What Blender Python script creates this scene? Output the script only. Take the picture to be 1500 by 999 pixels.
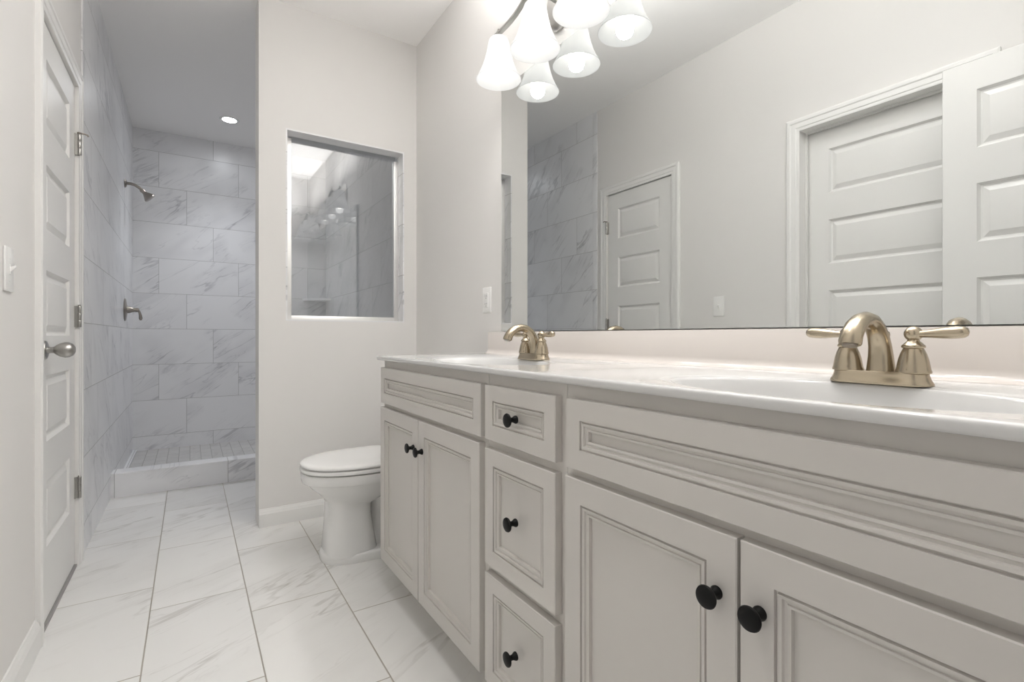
import bpy, bmesh, math
from mathutils import Vector, Matrix

for o in list(bpy.data.objects):
    bpy.data.objects.remove(o, do_unlink=True)
SC = bpy.context.scene
COL = SC.collection
PI = math.pi

# ------------------------------------------------------------------ camera, world, exposure
H_CAM = 0.9832
cam = bpy.data.cameras.new('camera')
cam.sensor_width = 36.0
cam.lens = 730.2 / 1500 * 36
cam.shift_y = -0.0051
cam.clip_start = 0.01
camo = bpy.data.objects.new('camera', cam)
COL.objects.link(camo)
camo.location = (0, 0, H_CAM)
camo.rotation_euler = (PI / 2, 0, -math.radians(32.867))
SC.camera = camo

world = bpy.data.worlds.new('world')
SC.world = world
world.use_nodes = True
bg = world.node_tree.nodes['Background']
bg.inputs[0].default_value = (1.0, 0.97, 0.94, 1)
bg.inputs[1].default_value = 0.35

BULB = 3.4          # emission of the vanity bulbs
LAMP_W = 3.1        # watts thrown down out of each bell shade
UPLIGHT_W = 16.5         # watts of the upward spot added above each shade to brighten the ceiling
AISLE_FILL_W = 10.5       # watts of the fill lamp added over the aisle
DOWN_W = 46.0        # watts of the recessed lamp over the shower
SHADE_GLOW = 0.21     # emission of the lit frosted shades
DOWNLIGHT = 60.0     # emission of the recessed lamp over the shower

vs = SC.view_settings
vs.view_transform = 'Standard'
vs.look = 'None'
vs.gamma = 1.0
vs.use_curve_mapping = False
vs.exposure = 0.50
SC.cycles.use_denoising = True
SC.cycles.max_bounces = 14
SC.cycles.diffuse_bounces = 8
SC.cycles.glossy_bounces = 8
SC.cycles.transmission_bounces = 8
SC.cycles.transparent_max_bounces = 12
SC.cycles.sample_clamp_indirect = 6.0
SC.cycles.caustics_reflective = True
SC.cycles.caustics_refractive = False

# ------------------------------------------------------------------ plan of the room (metres)
XL, XR, XM = -0.409, 1.153, 1.133          # left wall, right wall, mirror face
YN, YB, YBK, YS = -0.05, 2.851, 3.001, 5.23  # near wall, partition front / back, shower end
ZC = 2.735
XP = 0.2965                                # free edge of the partition
YC0, YC1, ZCURB = 3.845, 3.96, 0.148
XV, ZV = 0.627, 0.904                      # worktop front edge, worktop height
XD = 0.633                                 # front of cabinet doors

# ------------------------------------------------------------------ materials
def new_mat(name):
    m = bpy.data.materials.new(name)
    m.use_nodes = True
    nt = m.node_tree
    return m, nt, nt.nodes['Principled BSDF']

def setin(b, key, v):
    if key in b.inputs:
        b.inputs[key].default_value = v

def plain(name, col, rough=0.5, metal=0.0, bump=0.0, bscale=300, spec=0.5, coat=0.0, var=0.0):
    m, nt, b = new_mat(name)
    b.inputs['Base Color'].default_value = (*col, 1)
    b.inputs['Roughness'].default_value = rough
    b.inputs['Metallic'].default_value = metal
    setin(b, 'Specular IOR Level', spec)
    setin(b, 'Coat Weight', coat)
    setin(b, 'Coat Roughness', 0.08)
    if bump or var:
        tc = nt.nodes.new('ShaderNodeNewGeometry')
        n = nt.nodes.new('ShaderNodeTexNoise')
        n.inputs['Scale'].default_value = bscale
        n.inputs['Detail'].default_value = 3
        nt.links.new(tc.outputs['Position'], n.inputs['Vector'])
        if bump:
            bp = nt.nodes.new('ShaderNodeBump')
            bp.inputs['Strength'].default_value = bump
            bp.inputs['Distance'].default_value = 0.002
            nt.links.new(n.outputs['Fac'], bp.inputs['Height'])
            nt.links.new(bp.outputs['Normal'], b.inputs['Normal'])
        if var:
            mr = nt.nodes.new('ShaderNodeMapRange')
            mr.inputs['To Min'].default_value = max(0.02, rough - var)
            mr.inputs['To Max'].default_value = rough + var
            nt.links.new(n.outputs['Fac'], mr.inputs['Value'])
            nt.links.new(mr.outputs[0], b.inputs['Roughness'])
    return m

def math_node(nt, op, a, b=None, c=None):
    n = nt.nodes.new('ShaderNodeMath')
    n.operation = op
    for i, v in enumerate((a, b, c)):
        if v is None:
            continue
        if isinstance(v, (int, float)):
            n.inputs[i].default_value = v
        else:
            nt.links.new(v, n.inputs[i])
    return n.outputs[0]

def tile_mat(name, ua, va, W, H, u0, v0, shift, base, vein, grout, gw=0.003, rough=0.3, ang=0.6,
             vscale=1.0, vamt=0.9, rand=True, gbump=0.6, stretch=0.2, spec=0.5):
    """Veined marble-look tile: U and V are world axes, each row of tiles is shifted by `shift` of a tile."""
    m, nt, b = new_mat(name)
    L = nt.links.new
    geo = nt.nodes.new('ShaderNodeNewGeometry')
    sep = nt.nodes.new('ShaderNodeSeparateXYZ')
    L(geo.outputs['Position'], sep.inputs[0])
    U, V = sep.outputs['XYZ'.index(ua)], sep.outputs['XYZ'.index(va)]
    vv = math_node(nt, 'DIVIDE', math_node(nt, 'SUBTRACT', V, v0), H)
    row = math_node(nt, 'FLOOR', vv)
    fv = math_node(nt, 'SUBTRACT', vv, row)
    uu = math_node(nt, 'ADD', math_node(nt, 'DIVIDE', math_node(nt, 'SUBTRACT', U, u0), W),
                   math_node(nt, 'MULTIPLY', row, shift))
    colm = math_node(nt, 'FLOOR', uu)
    fu = math_node(nt, 'SUBTRACT', uu, colm)
    du = math_node(nt, 'MULTIPLY', math_node(nt, 'MINIMUM', fu, math_node(nt, 'SUBTRACT', 1.0, fu)), W)
    dv = math_node(nt, 'MULTIPLY', math_node(nt, 'MINIMUM', fv, math_node(nt, 'SUBTRACT', 1.0, fv)), H)
    d = math_node(nt, 'MINIMUM', du, dv)
    g = nt.nodes.new('ShaderNodeMapRange')
    g.interpolation_type = 'SMOOTHSTEP'
    g.inputs['From Min'].default_value = gw * 0.35
    g.inputs['From Max'].default_value = gw * 0.65
    g.inputs['To Min'].default_value = 1.0
    g.inputs['To Max'].default_value = 0.0
    L(d, g.inputs['Value'])
    # vein coordinates, different on every tile
    cv = nt.nodes.new('ShaderNodeCombineXYZ')
    L(U, cv.inputs[0]); L(V, cv.inputs[1])
    rid = nt.nodes.new('ShaderNodeCombineXYZ')
    L(colm, rid.inputs[0]); L(row, rid.inputs[1])
    wn = nt.nodes.new('ShaderNodeTexWhiteNoise')
    wn.noise_dimensions = '2D'
    L(rid.outputs[0], wn.inputs['Vector'])
    sc = nt.nodes.new('ShaderNodeVectorMath'); sc.operation = 'SCALE'
    L(wn.outputs['Color'], sc.inputs[0]); sc.inputs['Scale'].default_value = 9.0 if rand else 0.0
    ad = nt.nodes.new('ShaderNodeVectorMath'); ad.operation = 'ADD'
    L(cv.outputs[0], ad.inputs[0]); L(sc.outputs[0], ad.inputs[1])
    mp0 = nt.nodes.new('ShaderNodeMapping')
    mp0.inputs['Rotation'].default_value = (0, 0, -ang)
    L(ad.outputs[0], mp0.inputs[0])
    mp = nt.nodes.new('ShaderNodeMapping')
    mp.inputs['Scale'].default_value = (stretch, 1.0, 1.0)
    L(mp0.outputs[0], mp.inputs[0])
    def ridge(scale, width, detail, dist):
        n = nt.nodes.new('ShaderNodeTexNoise')
        n.inputs['Scale'].default_value = scale * vscale
        n.inputs['Detail'].default_value = detail
        n.inputs['Roughness'].default_value = 0.55
        n.inputs['Distortion'].default_value = dist
        L(mp.outputs[0], n.inputs['Vector'])
        a = math_node(nt, 'ABSOLUTE', math_node(nt, 'SUBTRACT', n.outputs['Fac'], 0.5))
        r = nt.nodes.new('ShaderNodeMapRange')
        r.interpolation_type = 'SMOOTHSTEP'
        r.inputs['From Min'].default_value = 0.0
        r.inputs['From Max'].default_value = width
        r.inputs['To Min'].default_value = 1.0
        r.inputs['To Max'].default_value = 0.0
        L(a, r.inputs['Value'])
        return r.outputs[0]
    v1 = ridge(3.4, 0.015, 5, 0.35)
    v2 = ridge(6.5, 0.012, 4, 0.5)
    soft = ridge(2.6, 0.10, 3, 0.3)
    mk = nt.nodes.new('ShaderNodeTexNoise')
    mk.inputs['Scale'].default_value = 3.1
    mk.inputs['Detail'].default_value = 2
    L(ad.outputs[0], mk.inputs['Vector'])
    mr = nt.nodes.new('ShaderNodeMapRange')
    mr.inputs['From Min'].default_value = 0.40
    mr.inputs['From Max'].default_value = 0.62
    L(mk.outputs['Fac'], mr.inputs['Value'])
    tot = math_node(nt, 'ADD', math_node(nt, 'MULTIPLY', v1, 0.75), math_node(nt, 'MULTIPLY', v2, 0.4))
    tot = math_node(nt, 'ADD', tot, math_node(nt, 'MULTIPLY', soft, 0.28))
    tot = math_node(nt, 'MULTIPLY', tot, mr.outputs[0])
    tot = math_node(nt, 'MINIMUM', math_node(nt, 'MULTIPLY', tot, vamt), 1.0)
    mx = nt.nodes.new('ShaderNodeMix'); mx.data_type = 'RGBA'
    L(tot, mx.inputs['Factor'])
    mx.inputs['A'].default_value = (*base, 1); mx.inputs['B'].default_value = (*vein, 1)
    # slight tone difference from tile to tile
    hs = nt.nodes.new('ShaderNodeHueSaturation')
    tone = nt.nodes.new('ShaderNodeMapRange')
    tone.inputs['To Min'].default_value = 0.96; tone.inputs['To Max'].default_value = 1.03
    L(wn.outputs['Value'], tone.inputs['Value'])
    L(tone.outputs[0], hs.inputs['Value']); L(mx.outputs['Result'], hs.inputs['Color'])
    mg = nt.nodes.new('ShaderNodeMix'); mg.data_type = 'RGBA'
    L(g.outputs[0], mg.inputs['Factor'])
    L(hs.outputs[0], mg.inputs['A']); mg.inputs['B'].default_value = (*grout, 1)
    L(mg.outputs['Result'], b.inputs['Base Color'])
    rg = nt.nodes.new('ShaderNodeMapRange')
    rg.inputs['To Min'].default_value = rough; rg.inputs['To Max'].default_value = 0.85
    L(g.outputs[0], rg.inputs['Value']); L(rg.outputs[0], b.inputs['Roughness'])
    setin(b, 'Specular IOR Level', spec)
    bp = nt.nodes.new('ShaderNodeBump')
    bp.invert = True
    bp.inputs['Strength'].default_value = gbump
    bp.inputs['Distance'].default_value = 0.0015
    L(g.outputs[0], bp.inputs['Height']); L(bp.outputs[0], b.inputs['Normal'])
    return m

M = {}
M['paint'] = plain('wall_paint', (0.755, 0.742, 0.726), 0.6, bump=0.06, bscale=260, spec=0.3)
M['ceiling'] = plain('ceiling_paint', (0.93, 0.92, 0.91), 0.8, bump=0.08, bscale=200, spec=0.2)
M['trim'] = plain('trim_paint', (0.80, 0.795, 0.78), 0.3, spec=0.5)
M['door'] = plain('door_paint', (0.78, 0.775, 0.76), 0.36, spec=0.5)
M['cab'] = plain('greige_cabinet_paint', (0.605, 0.58, 0.55), 0.4, spec=0.45)
M['cabin'] = plain('cabinet_inside', (0.55, 0.45, 0.33), 0.6)
M['marble_top'] = plain('cultured_marble', (0.64, 0.638, 0.632), 0.09, spec=0.5)
M['splash'] = plain('cultured_marble_splash', (0.68, 0.635, 0.60), 0.12, spec=0.5)
M['ceramic'] = plain('white_china', (0.82, 0.82, 0.81), 0.12, spec=0.5)
M['seat'] = plain('white_seat_plastic', (0.83, 0.83, 0.82), 0.25)
M['black'] = plain('black_knob_metal', (0.005, 0.005, 0.005), 0.4, spec=0.22)
M['nickel'] = plain('brushed_nickel', (0.45, 0.385, 0.29), 0.26, metal=1.0)
M['satin'] = plain('satin_nickel', (0.46, 0.45, 0.43), 0.28, metal=1.0)
M['dark_nickel'] = plain('dark_nickel', (0.34, 0.31, 0.28), 0.3, metal=1.0)
M['alu'] = plain('bright_aluminium', (0.92, 0.915, 0.90), 0.42, metal=1.0)
M['chrome'] = plain('chrome', (0.8, 0.8, 0.8), 0.08, metal=1.0)
M['plate'] = plain('white_plate_plastic', (0.84, 0.835, 0.82), 0.3)
M['slot'] = plain('dark_slot', (0.03, 0.03, 0.03), 0.6)
M['caulk'] = plain('grey_caulk', (0.35, 0.34, 0.33), 0.7)
M['mirror'] = plain('mirror_silver', (0.735, 0.75, 0.745), 0.0, metal=1.0)
M['mirror_edge'] = plain('mirror_edge_glass', (0.55, 0.6, 0.57), 0.15)
TB, TV, TG = (0.82, 0.82, 0.83), (0.47, 0.47, 0.49), (0.47, 0.465, 0.46)
M['tile_back'] = tile_mat('marble_tile_back', 'X', 'Z', 0.6, 0.3035, -0.224, 2.256, 1/3, TB, TV, TG, rough=0.3, ang=0.62)
M['tile_left'] = tile_mat('marble_tile_left', 'Y', 'Z', 0.6, 0.3035, 3.35, 2.256, 1/3, TB, TV, TG, rough=0.3, ang=-0.8)
M['tile_right'] = tile_mat('marble_tile_right', 'Y', 'Z', 0.6, 0.3035, 3.5, 2.256, 1/3, TB, TV, TG, rough=0.3, ang=-0.8)
M['tile_trim'] = tile_mat('marble_tile_trim', 'Y', 'Z', 5.0, 0.3035, 1.0, 2.256, 0.0, TB, TV, TG, rough=0.3, ang=-0.8)
M['tile_curb'] = tile_mat('marble_tile_curb', 'X', 'Z', 0.6, 5.0, 0.215, -1.0, 0.0, (0.90, 0.90, 0.91), TV, TG, rough=0.3, ang=0.5)
M['tile_floor'] = tile_mat('marble_floor_tile', 'Y', 'X', 0.6, 0.303, 2.197, -0.1196, 1/3, (0.80, 0.795, 0.78), (0.50, 0.485, 0.46),
                           (0.40, 0.375, 0.335), gw=0.0042, rough=0.22, ang=1.05, vamt=0.62)
M['mosaic'] = tile_mat('marble_mosaic', 'Y', 'X', 0.15, 0.075, 0.0, 0.0, 0.5, (0.56, 0.55, 0.535), (0.40, 0.39, 0.38), (0.38, 0.37, 0.355),
                       gw=0.004, rough=0.4, ang=0.4)

def glass_mat():
    m = bpy.data.materials.new('grey_tinted_glass'); m.use_nodes = True
    nt = m.node_tree; nt.nodes.clear()
    out = nt.nodes.new('ShaderNodeOutputMaterial')
    t = nt.nodes.new('ShaderNodeBsdfTransparent'); t.inputs[0].default_value = (0.81, 0.82, 0.825, 1)
    g = nt.nodes.new('ShaderNodeBsdfGlossy'); g.inputs['Roughness'].default_value = 0.0
    g.inputs['Color'].default_value = (1, 1, 1, 1)
    f = nt.nodes.new('ShaderNodeFresnel'); f.inputs['IOR'].default_value = 1.52
    mx = nt.nodes.new('ShaderNodeMixShader')
    add = nt.nodes.new('ShaderNodeMath'); add.operation = 'ADD'; add.use_clamp = True; add.inputs[1].default_value = 0.07
    nt.links.new(f.outputs[0], add.inputs[0]); nt.links.new(add.outputs[0], mx.inputs[0]); nt.links.new(t.outputs[0], mx.inputs[1]); nt.links.new(g.outputs[0], mx.inputs[2])
    nt.links.new(mx.outputs[0], out.inputs[0])
    return m
M['glass'] = glass_mat()

def emit_mat(name, col, s):
    m, nt, b = new_mat(name)
    b.inputs['Base Color'].default_value = (0.9, 0.9, 0.9, 1)
    b.inputs['Emission Color'].default_value = (*col, 1)
    b.inputs['Emission Strength'].default_value = s
    return m
M['bulb'] = emit_mat('lit_bulb', (1.0, 0.95, 0.88), BULB)
M['lens'] = emit_mat('lit_lens', (0.93, 0.96, 1.0), DOWNLIGHT)

def shade_mat():
    m = bpy.data.materials.new('frosted_shade_glass'); m.use_nodes = True
    nt = m.node_tree; nt.nodes.clear()
    out = nt.nodes.new('ShaderNodeOutputMaterial')
    tl = nt.nodes.new('ShaderNodeBsdfTranslucent'); tl.inputs[0].default_value = (0.66, 0.665, 0.665, 1)
    df = nt.nodes.new('ShaderNodeBsdfDiffuse'); df.inputs[0].default_value = (0.66, 0.665, 0.665, 1)
    mx = nt.nodes.new('ShaderNodeMixShader'); mx.inputs[0].default_value = 0.5
    em = nt.nodes.new('ShaderNodeEmission'); em.inputs[0].default_value = (1, 0.985, 0.965, 1); em.inputs[1].default_value = SHADE_GLOW
    ad = nt.nodes.new('ShaderNodeAddShader')
    nt.links.new(df.outputs[0], mx.inputs[1]); nt.links.new(tl.outputs[0], mx.inputs[2])
    nt.links.new(mx.outputs[0], ad.inputs[0]); nt.links.new(em.outputs[0], ad.inputs[1])
    nt.links.new(ad.outputs[0], out.inputs[0])
    return m
M['shade'] = shade_mat()

# ------------------------------------------------------------------ mesh helpers
class MB:
    """Collects shapes; obj() links them as one mesh object."""
    def __init__(s):
        s.v, s.f = [], []
    def add(s, vs, fs):
        n = len(s.v)
        s.v += [tuple(p) for p in vs]
        s.f += [tuple(i + n for i in f) for f in fs]
    def box(s, x0, x1, y0, y1, z0, z1):
        s.add([(x0, y0, z0), (x1, y0, z0), (x1, y1, z0), (x0, y1, z0), (x0, y0, z1), (x1, y0, z1), (x1, y1, z1), (x0, y1, z1)],
              [(0, 3, 2, 1), (4, 5, 6, 7), (0, 1, 5, 4), (1, 2, 6, 5), (2, 3, 7, 6), (3, 0, 4, 7)])
        return s
    def loft(s, loops, cap0=True, cap1=True, closed=True):
        n = len(loops[0])
        vs = [p for l in loops for p in l]
        fs = []
        for k in range(len(loops) - 1):
            for i in range(n if closed else n - 1):
                j = (i + 1) % n
                fs.append((k * n + i, k * n + j, (k + 1) * n + j, (k + 1) * n + i))
        if cap0: fs.append(tuple(range(n - 1, -1, -1)))
        if cap1: fs.append(tuple(range((len(loops) - 1) * n, len(loops) * n)))
        s.add(vs, fs)
        return s
    def lathe(s, prof, org=(0, 0, 0), axis='Z', n=32, sgn=1, cap0=True, cap1=True):
        loops = []
        for r, h in prof:
            r = max(r, 1e-4)
            l = []
            for i in range(n):
                a = 2 * PI * i / n
                c, q = r * math.cos(a), r * math.sin(a)
                p = {'Z': (c, q, h * sgn), 'X': (h * sgn, c, q), 'Y': (c, h * sgn, q)}[axis]
                l.append((org[0] + p[0], org[1] + p[1], org[2] + p[2]))
            loops.append(l)
        return s.loft(loops, cap0, cap1)
    def tube(s, pts, radii, n=16, flat=None, up=(0, 0, 1)):
        """Tube along pts; radii a number or list; flat=(list of second radii) along the axis square to `up`."""
        P = [Vector(p) for p in pts]
        if not isinstance(radii, (list, tuple)): radii = [radii] * len(P)
        loops = []
        prev = None
        for i, p in enumerate(P):
            t = (P[min(i + 1, len(P) - 1)] - P[max(i - 1, 0)]).normalized()
            if prev is None:
                u = Vector(up)
                if abs(u.dot(t)) > 0.95: u = Vector((0, 1, 0)) if abs(t.y) < 0.9 else Vector((1, 0, 0))
                a = (u - t * u.dot(t)).normalized()
            else:
                a = (prev - t * prev.dot(t)).normalized()
            prev = a
            b = t.cross(a)
            ra = radii[i]; rb = flat[i] if flat else ra
            loops.append([tuple(p + a * (ra * math.cos(2 * PI * k / n)) + b * (rb * math.sin(2 * PI * k / n))) for k in range(n)])
        return s.loft(loops)
    def panel(s, org_d, sgn, thick, u0, u1, v0, v1, pans, rings, c=0.002):
        """A slab whose front faces sgn*x at x = org_d, spans y u0..u1 and z v0..v1, with moulded panels."""
        def mp(u, v, d): return (org_d + sgn * d, u, v)
        us = sorted({u0 + c, u1 - c} | {p[0] for p in pans} | {p[1] for p in pans})
        vv = sorted({v0 + c, v1 - c} | {p[2] for p in pans} | {p[3] for p in pans})
        nu, nv = len(us), len(vv)
        base = len(s.v)
        s.v += [mp(u, v, 0) for v in vv for u in us]
        def idx(i, j): return base + j * nu + i
        holes = set()
        for (a, b_, c_, d_) in pans:
            i, j = us.index(a), vv.index(c_)
            holes.add((i, j))
            loop = [idx(i, j), idx(i + 1, j), idx(i + 1, j + 1), idx(i, j + 1)]
            for (ins, dep) in rings:
                k = len(s.v)
                s.v += [mp(a + ins, c_ + ins, dep), mp(b_ - ins, c_ + ins, dep), mp(b_ - ins, d_ - ins, dep), mp(a + ins, d_ - ins, dep)]
                new = [k, k + 1, k + 2, k + 3]
                for q in range(4):
                    s.f.append((loop[q], loop[(q + 1) % 4], new[(q + 1) % 4], new[q]))
                loop = new
            s.f.append(tuple(loop))
        for j in range(nv - 1):
            for i in range(nu - 1):
                if (i, j) not in holes:
                    s.f.append((idx(i, j), idx(i + 1, j), idx(i + 1, j + 1), idx(i, j + 1)))
        bl = [(i, 0) for i in range(nu)] + [(nu - 1, j) for j in range(1, nv)] + [(i, nv - 1) for i in range(nu - 2, -1, -1)] + [(0, j) for j in range(nv - 2, 0, -1)]
        loop = [idx(i, j) for i, j in bl]
        for dep in (-c, -thick):
            k = len(s.v)
            for i, j in bl:
                u = u0 if i == 0 else u1 if i == nu - 1 else us[i]
                v = v0 if j == 0 else v1 if j == nv - 1 else vv[j]
                s.v.append(mp(u, v, dep))
            new = list(range(k, k + len(bl)))
            for q in range(len(bl)):
                r = (q + 1) % len(bl)
                s.f.append((loop[q], new[q], new[r], loop[r]))
            loop = new
        s.f.append(tuple(loop))
        return s

def root_loc(p):
    while p.parent is not None: p = p.parent
    return Vector(p.location)

def obj(name, mb, mat, parent=None, bevel=0.0, seg=2, smooth=True, ang=35, recalc=True):
    off = root_loc(parent) if parent is not None else Vector((0, 0, 0))
    me = bpy.data.meshes.new(name)
    bm = bmesh.new()
    vs = [bm.verts.new(Vector(v) - off) for v in mb.v]
    for f in mb.f:
        try: bm.faces.new([vs[i] for i in f])
        except ValueError: pass
    bmesh.ops.remove_doubles(bm, verts=bm.verts, dist=1e-6)
    if recalc: bmesh.ops.recalc_face_normals(bm, faces=bm.faces)
    if bevel:
        es = [e for e in bm.edges if len(e.link_faces) == 2 and e.calc_face_angle(0) > 0.5]
        bmesh.ops.bevel(bm, geom=es, offset=bevel, segments=seg, profile=0.5, affect='EDGES', clamp_overlap=True)
    if smooth:
        for f in bm.faces: f.smooth = True
        for e in bm.edges:
            e.smooth = len(e.link_faces) == 2 and e.calc_face_angle(0) < math.radians(ang)
    bm.to_mesh(me); bm.free()
    me.materials.append(mat)
    o = bpy.data.objects.new(name, me)
    COL.objects.link(o)
    if parent is not None: o.parent = parent
    return o

def tag(o, label=None, cat=None, group=None, kind=None):
    for k, v in (('label', label), ('category', cat), ('group', group), ('kind', kind)):
        if v: o[k] = v
    return o

def thing(name, loc, label, cat, group=None, kind=None):
    o = bpy.data.objects.new(name, None)
    COL.objects.link(o)
    o.location = loc
    o.empty_display_size = 0.05
    return tag(o, label, cat, group, kind)

def dup(root, loc, label):
    r = root.copy(); COL.objects.link(r); r.location = loc; r['label'] = label
    for ch in list(root.children):
        c = ch.copy(); COL.objects.link(c); c.parent = r
        for g in list(ch.children):
            d = g.copy(); COL.objects.link(d); d.parent = c
    return r

def struct(name, mb, mat, label, cat, **kw):
    return tag(obj(name, mb, mat, **kw), label, cat, None, 'structure')

# ------------------------------------------------------------------ the room shell
XLO, XRO = XL - 0.115, XR + 0.12
struct('floor', MB().box(XLO - 0.1, XRO, YN - 0.12, YC0 + 0.05, -0.06, 0), M['tile_floor'],
       'white marble-look floor of long staggered tiles with beige grout', 'floor', smooth=False)
struct('floor_shower', MB().box(XL, XR, YC0 + 0.05, YS, -0.06, 0.014), M['mosaic'],
       'grey mosaic shower floor behind the low curb', 'floor', smooth=False)
struct('ceiling', MB().box(XLO - 0.1, XRO, YN - 0.12, YS + 0.12, ZC, ZC + 0.08), M['ceiling'],
       'smooth white ceiling over bathroom and shower', 'ceiling', smooth=False)

D1Y0, D1Y1 = 2.195, 2.797          # small door in the left wall
D2Y0, D2Y1 = 0.667, 1.369          # recessed door in the left wall
DTOP = 2.05
w = MB()
w.box(XLO, XL, YN - 0.12, D2Y0 - 0.012, 0, ZC)
w.box(XLO, XL, D2Y0 - 0.012, D2Y1 + 0.012, DTOP + 0.012, ZC)
w.box(XLO, XL, D2Y1 + 0.012, D1Y0 - 0.012, 0, ZC)
w.box(XLO, XL, D1Y0 - 0.012, D1Y1 + 0.012, DTOP + 0.012, ZC)
w.box(XLO, XL, D1Y1 + 0.012, YS, 0, ZC)
struct('wall_left', w, M['paint'], 'long pale grey wall with two white doors, opposite the mirror', 'wall', smooth=False)
struct('wall_right', MB().box(XR, XRO, YN - 0.12, YS, 0, ZC), M['paint'],
       'pale grey wall behind the vanity, mirror and toilet', 'wall', smooth=False)
struct('wall_shower_end', MB().box(XLO, XRO, YS, YS + 0.12, 0, ZC), M['tile_back'],
       'marble-tiled end wall of the shower', 'wall', smooth=False)
struct('wall_near', MB().box(XLO, -0.36, YN - 0.12, YN, 0, ZC).box(0.52, XRO, YN - 0.12, YN, 0, ZC).box(-0.36, 0.52, YN - 0.12, YN, 2.07, ZC),
       M['paint'], 'pale wall with the entry doorway behind the camera', 'wall', smooth=False)
# tile skins of the shower
TT = 0.006
YT0 = 2.958
struct('wall_shower_left', MB().box(XL, XL + TT, YT0, YS, 0, ZC), M['tile_left'],
       'marble-tiled stretch of left wall beside the shower head', 'wall', smooth=False)
struct('trim_tile', MB().box(XL, XL + TT + 0.001, 2.908, YT0, 0, ZC), M['tile_trim'],
       'narrow upright marble tile strip between door casing and shower tiles', 'trim', bevel=0.002)
struct('wall_shower_right', MB().box(XR - TT, XR, YBK, YS, 0, ZC), M['tile_right'],
       'marble-tiled right wall of the shower seen through the glass', 'wall', smooth=False)
# partition with its window opening
WX0, WX1, WZ0, WZ1 = 0.424, 1.075, 1.062, 2.079
w = MB()
w.box(XP, WX0, YB, YBK, 0, ZC)
w.box(WX1, XR, YB, YBK, 0, ZC)
w.box(WX0, WX1, YB, YBK, 0, WZ0)
w.box(WX0, WX1, YB, YBK, WZ1, ZC)
struct('wall_partition', w, M['paint'], 'pale partition wall with framed glass opening behind the toilet', 'wall', smooth=False)
w = MB()
w.box(XP, WX0, YBK, YBK + TT, 0, ZC).box(WX1, XR - TT, YBK, YBK + TT, 0, ZC)
w.box(WX0, WX1, YBK, YBK + TT, 0, WZ0).box(WX0, WX1, YBK, YBK + TT, WZ1, ZC)
struct('wall_shower_front', w, M['tile_back'], 'tiled shower side of the partition wall', 'wall', smooth=False)

# window in the partition
win = thing('window_1', (0.75, YB + 0.09, WZ0), 'fixed glass pane in aluminium channel let into the partition wall', 'window', kind='structure')
GY = 2.945
r = MB()
r.box(WX1 - 0.008, WX1, YB + 0.001, YBK, WZ0, WZ1).box(WX0, WX0 + 0.008, YB + 0.001, YBK, WZ0, WZ1)
r.box(WX0 + 0.008, WX1 - 0.008, YB + 0.001, YBK, WZ0, WZ0 + 0.008).box(WX0 + 0.008, WX1 - 0.008, YB + 0.001, YBK, WZ1 - 0.008, WZ1)
obj('reveal_tile', r, M['tile_right'], win, smooth=False)
a0, a1, b0, b1 = WX0 + 0.008, WX1 - 0.008, WZ0 + 0.008, WZ1 - 0.008
fr = MB()
fr.box(a0, a0 + 0.032, GY - 0.016, GY + 0.016, b0, b1 - 0.012)
fr.box(a1 - 0.026, a1, GY - 0.016, GY + 0.016, b0, b1 - 0.03)
fr.box(a0 + 0.032, a1 - 0.026, GY - 0.016, GY + 0.016, b0, b0 + 0.024)
obj('window_frame', fr, M['alu'], win, bevel=0.0015)
GA = 0.004
g = MB()
gx0, gx1 = a0 + 0.020, a1 - 0.014
cxg = (gx0 + gx1) / 2
def gl(x, dy): return GY + dy + (x - cxg) * math.tan(GA)
g.add([(gx0, gl(gx0, -0.003), b0 + 0.012), (gx1, gl(gx1, -0.003), b0 + 0.012), (gx1, gl(gx1, 0.003), b0 + 0.012), (gx0, gl(gx0, 0.003), b0 + 0.012),
       (gx0, gl(gx0, -0.003), b1), (gx1, gl(gx1, -0.003), b1), (gx1, gl(gx1, 0.003), b1), (gx0, gl(gx0, 0.003), b1)],
      [(0, 3, 2, 1), (4, 5, 6, 7), (0, 1, 5, 4), (1, 2, 6, 5), (2, 3, 7, 6), (3, 0, 4, 7)])
obj('window_pane', g, M['glass'], win, smooth=False)

# shower curb
cb = thing('shower_curb', (0.37, YC0, 0), 'low marble-tiled curb along the front of the shower', 'curb', kind='structure')
obj('curb_face', MB().box(XL + TT, XR - TT, YC0, YC1, 0.0, ZCURB - 0.012), M['tile_curb'], cb, smooth=False)
obj('curb_cap', MB().box(XL + TT, XR - TT, YC0 - 0.004, YC1 + 0.004, ZCURB - 0.012, ZCURB), M['tile_curb'], cb, bevel=0.003)
struct('trim_shower_floor', MB().box(XL + TT, XL + TT + 0.028, YC1 + 0.004, YS, 0.0, 0.026), M['tile_curb'],
       'thin marble edging strip along the left side of the shower floor', 'trim', bevel=0.003)

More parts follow.
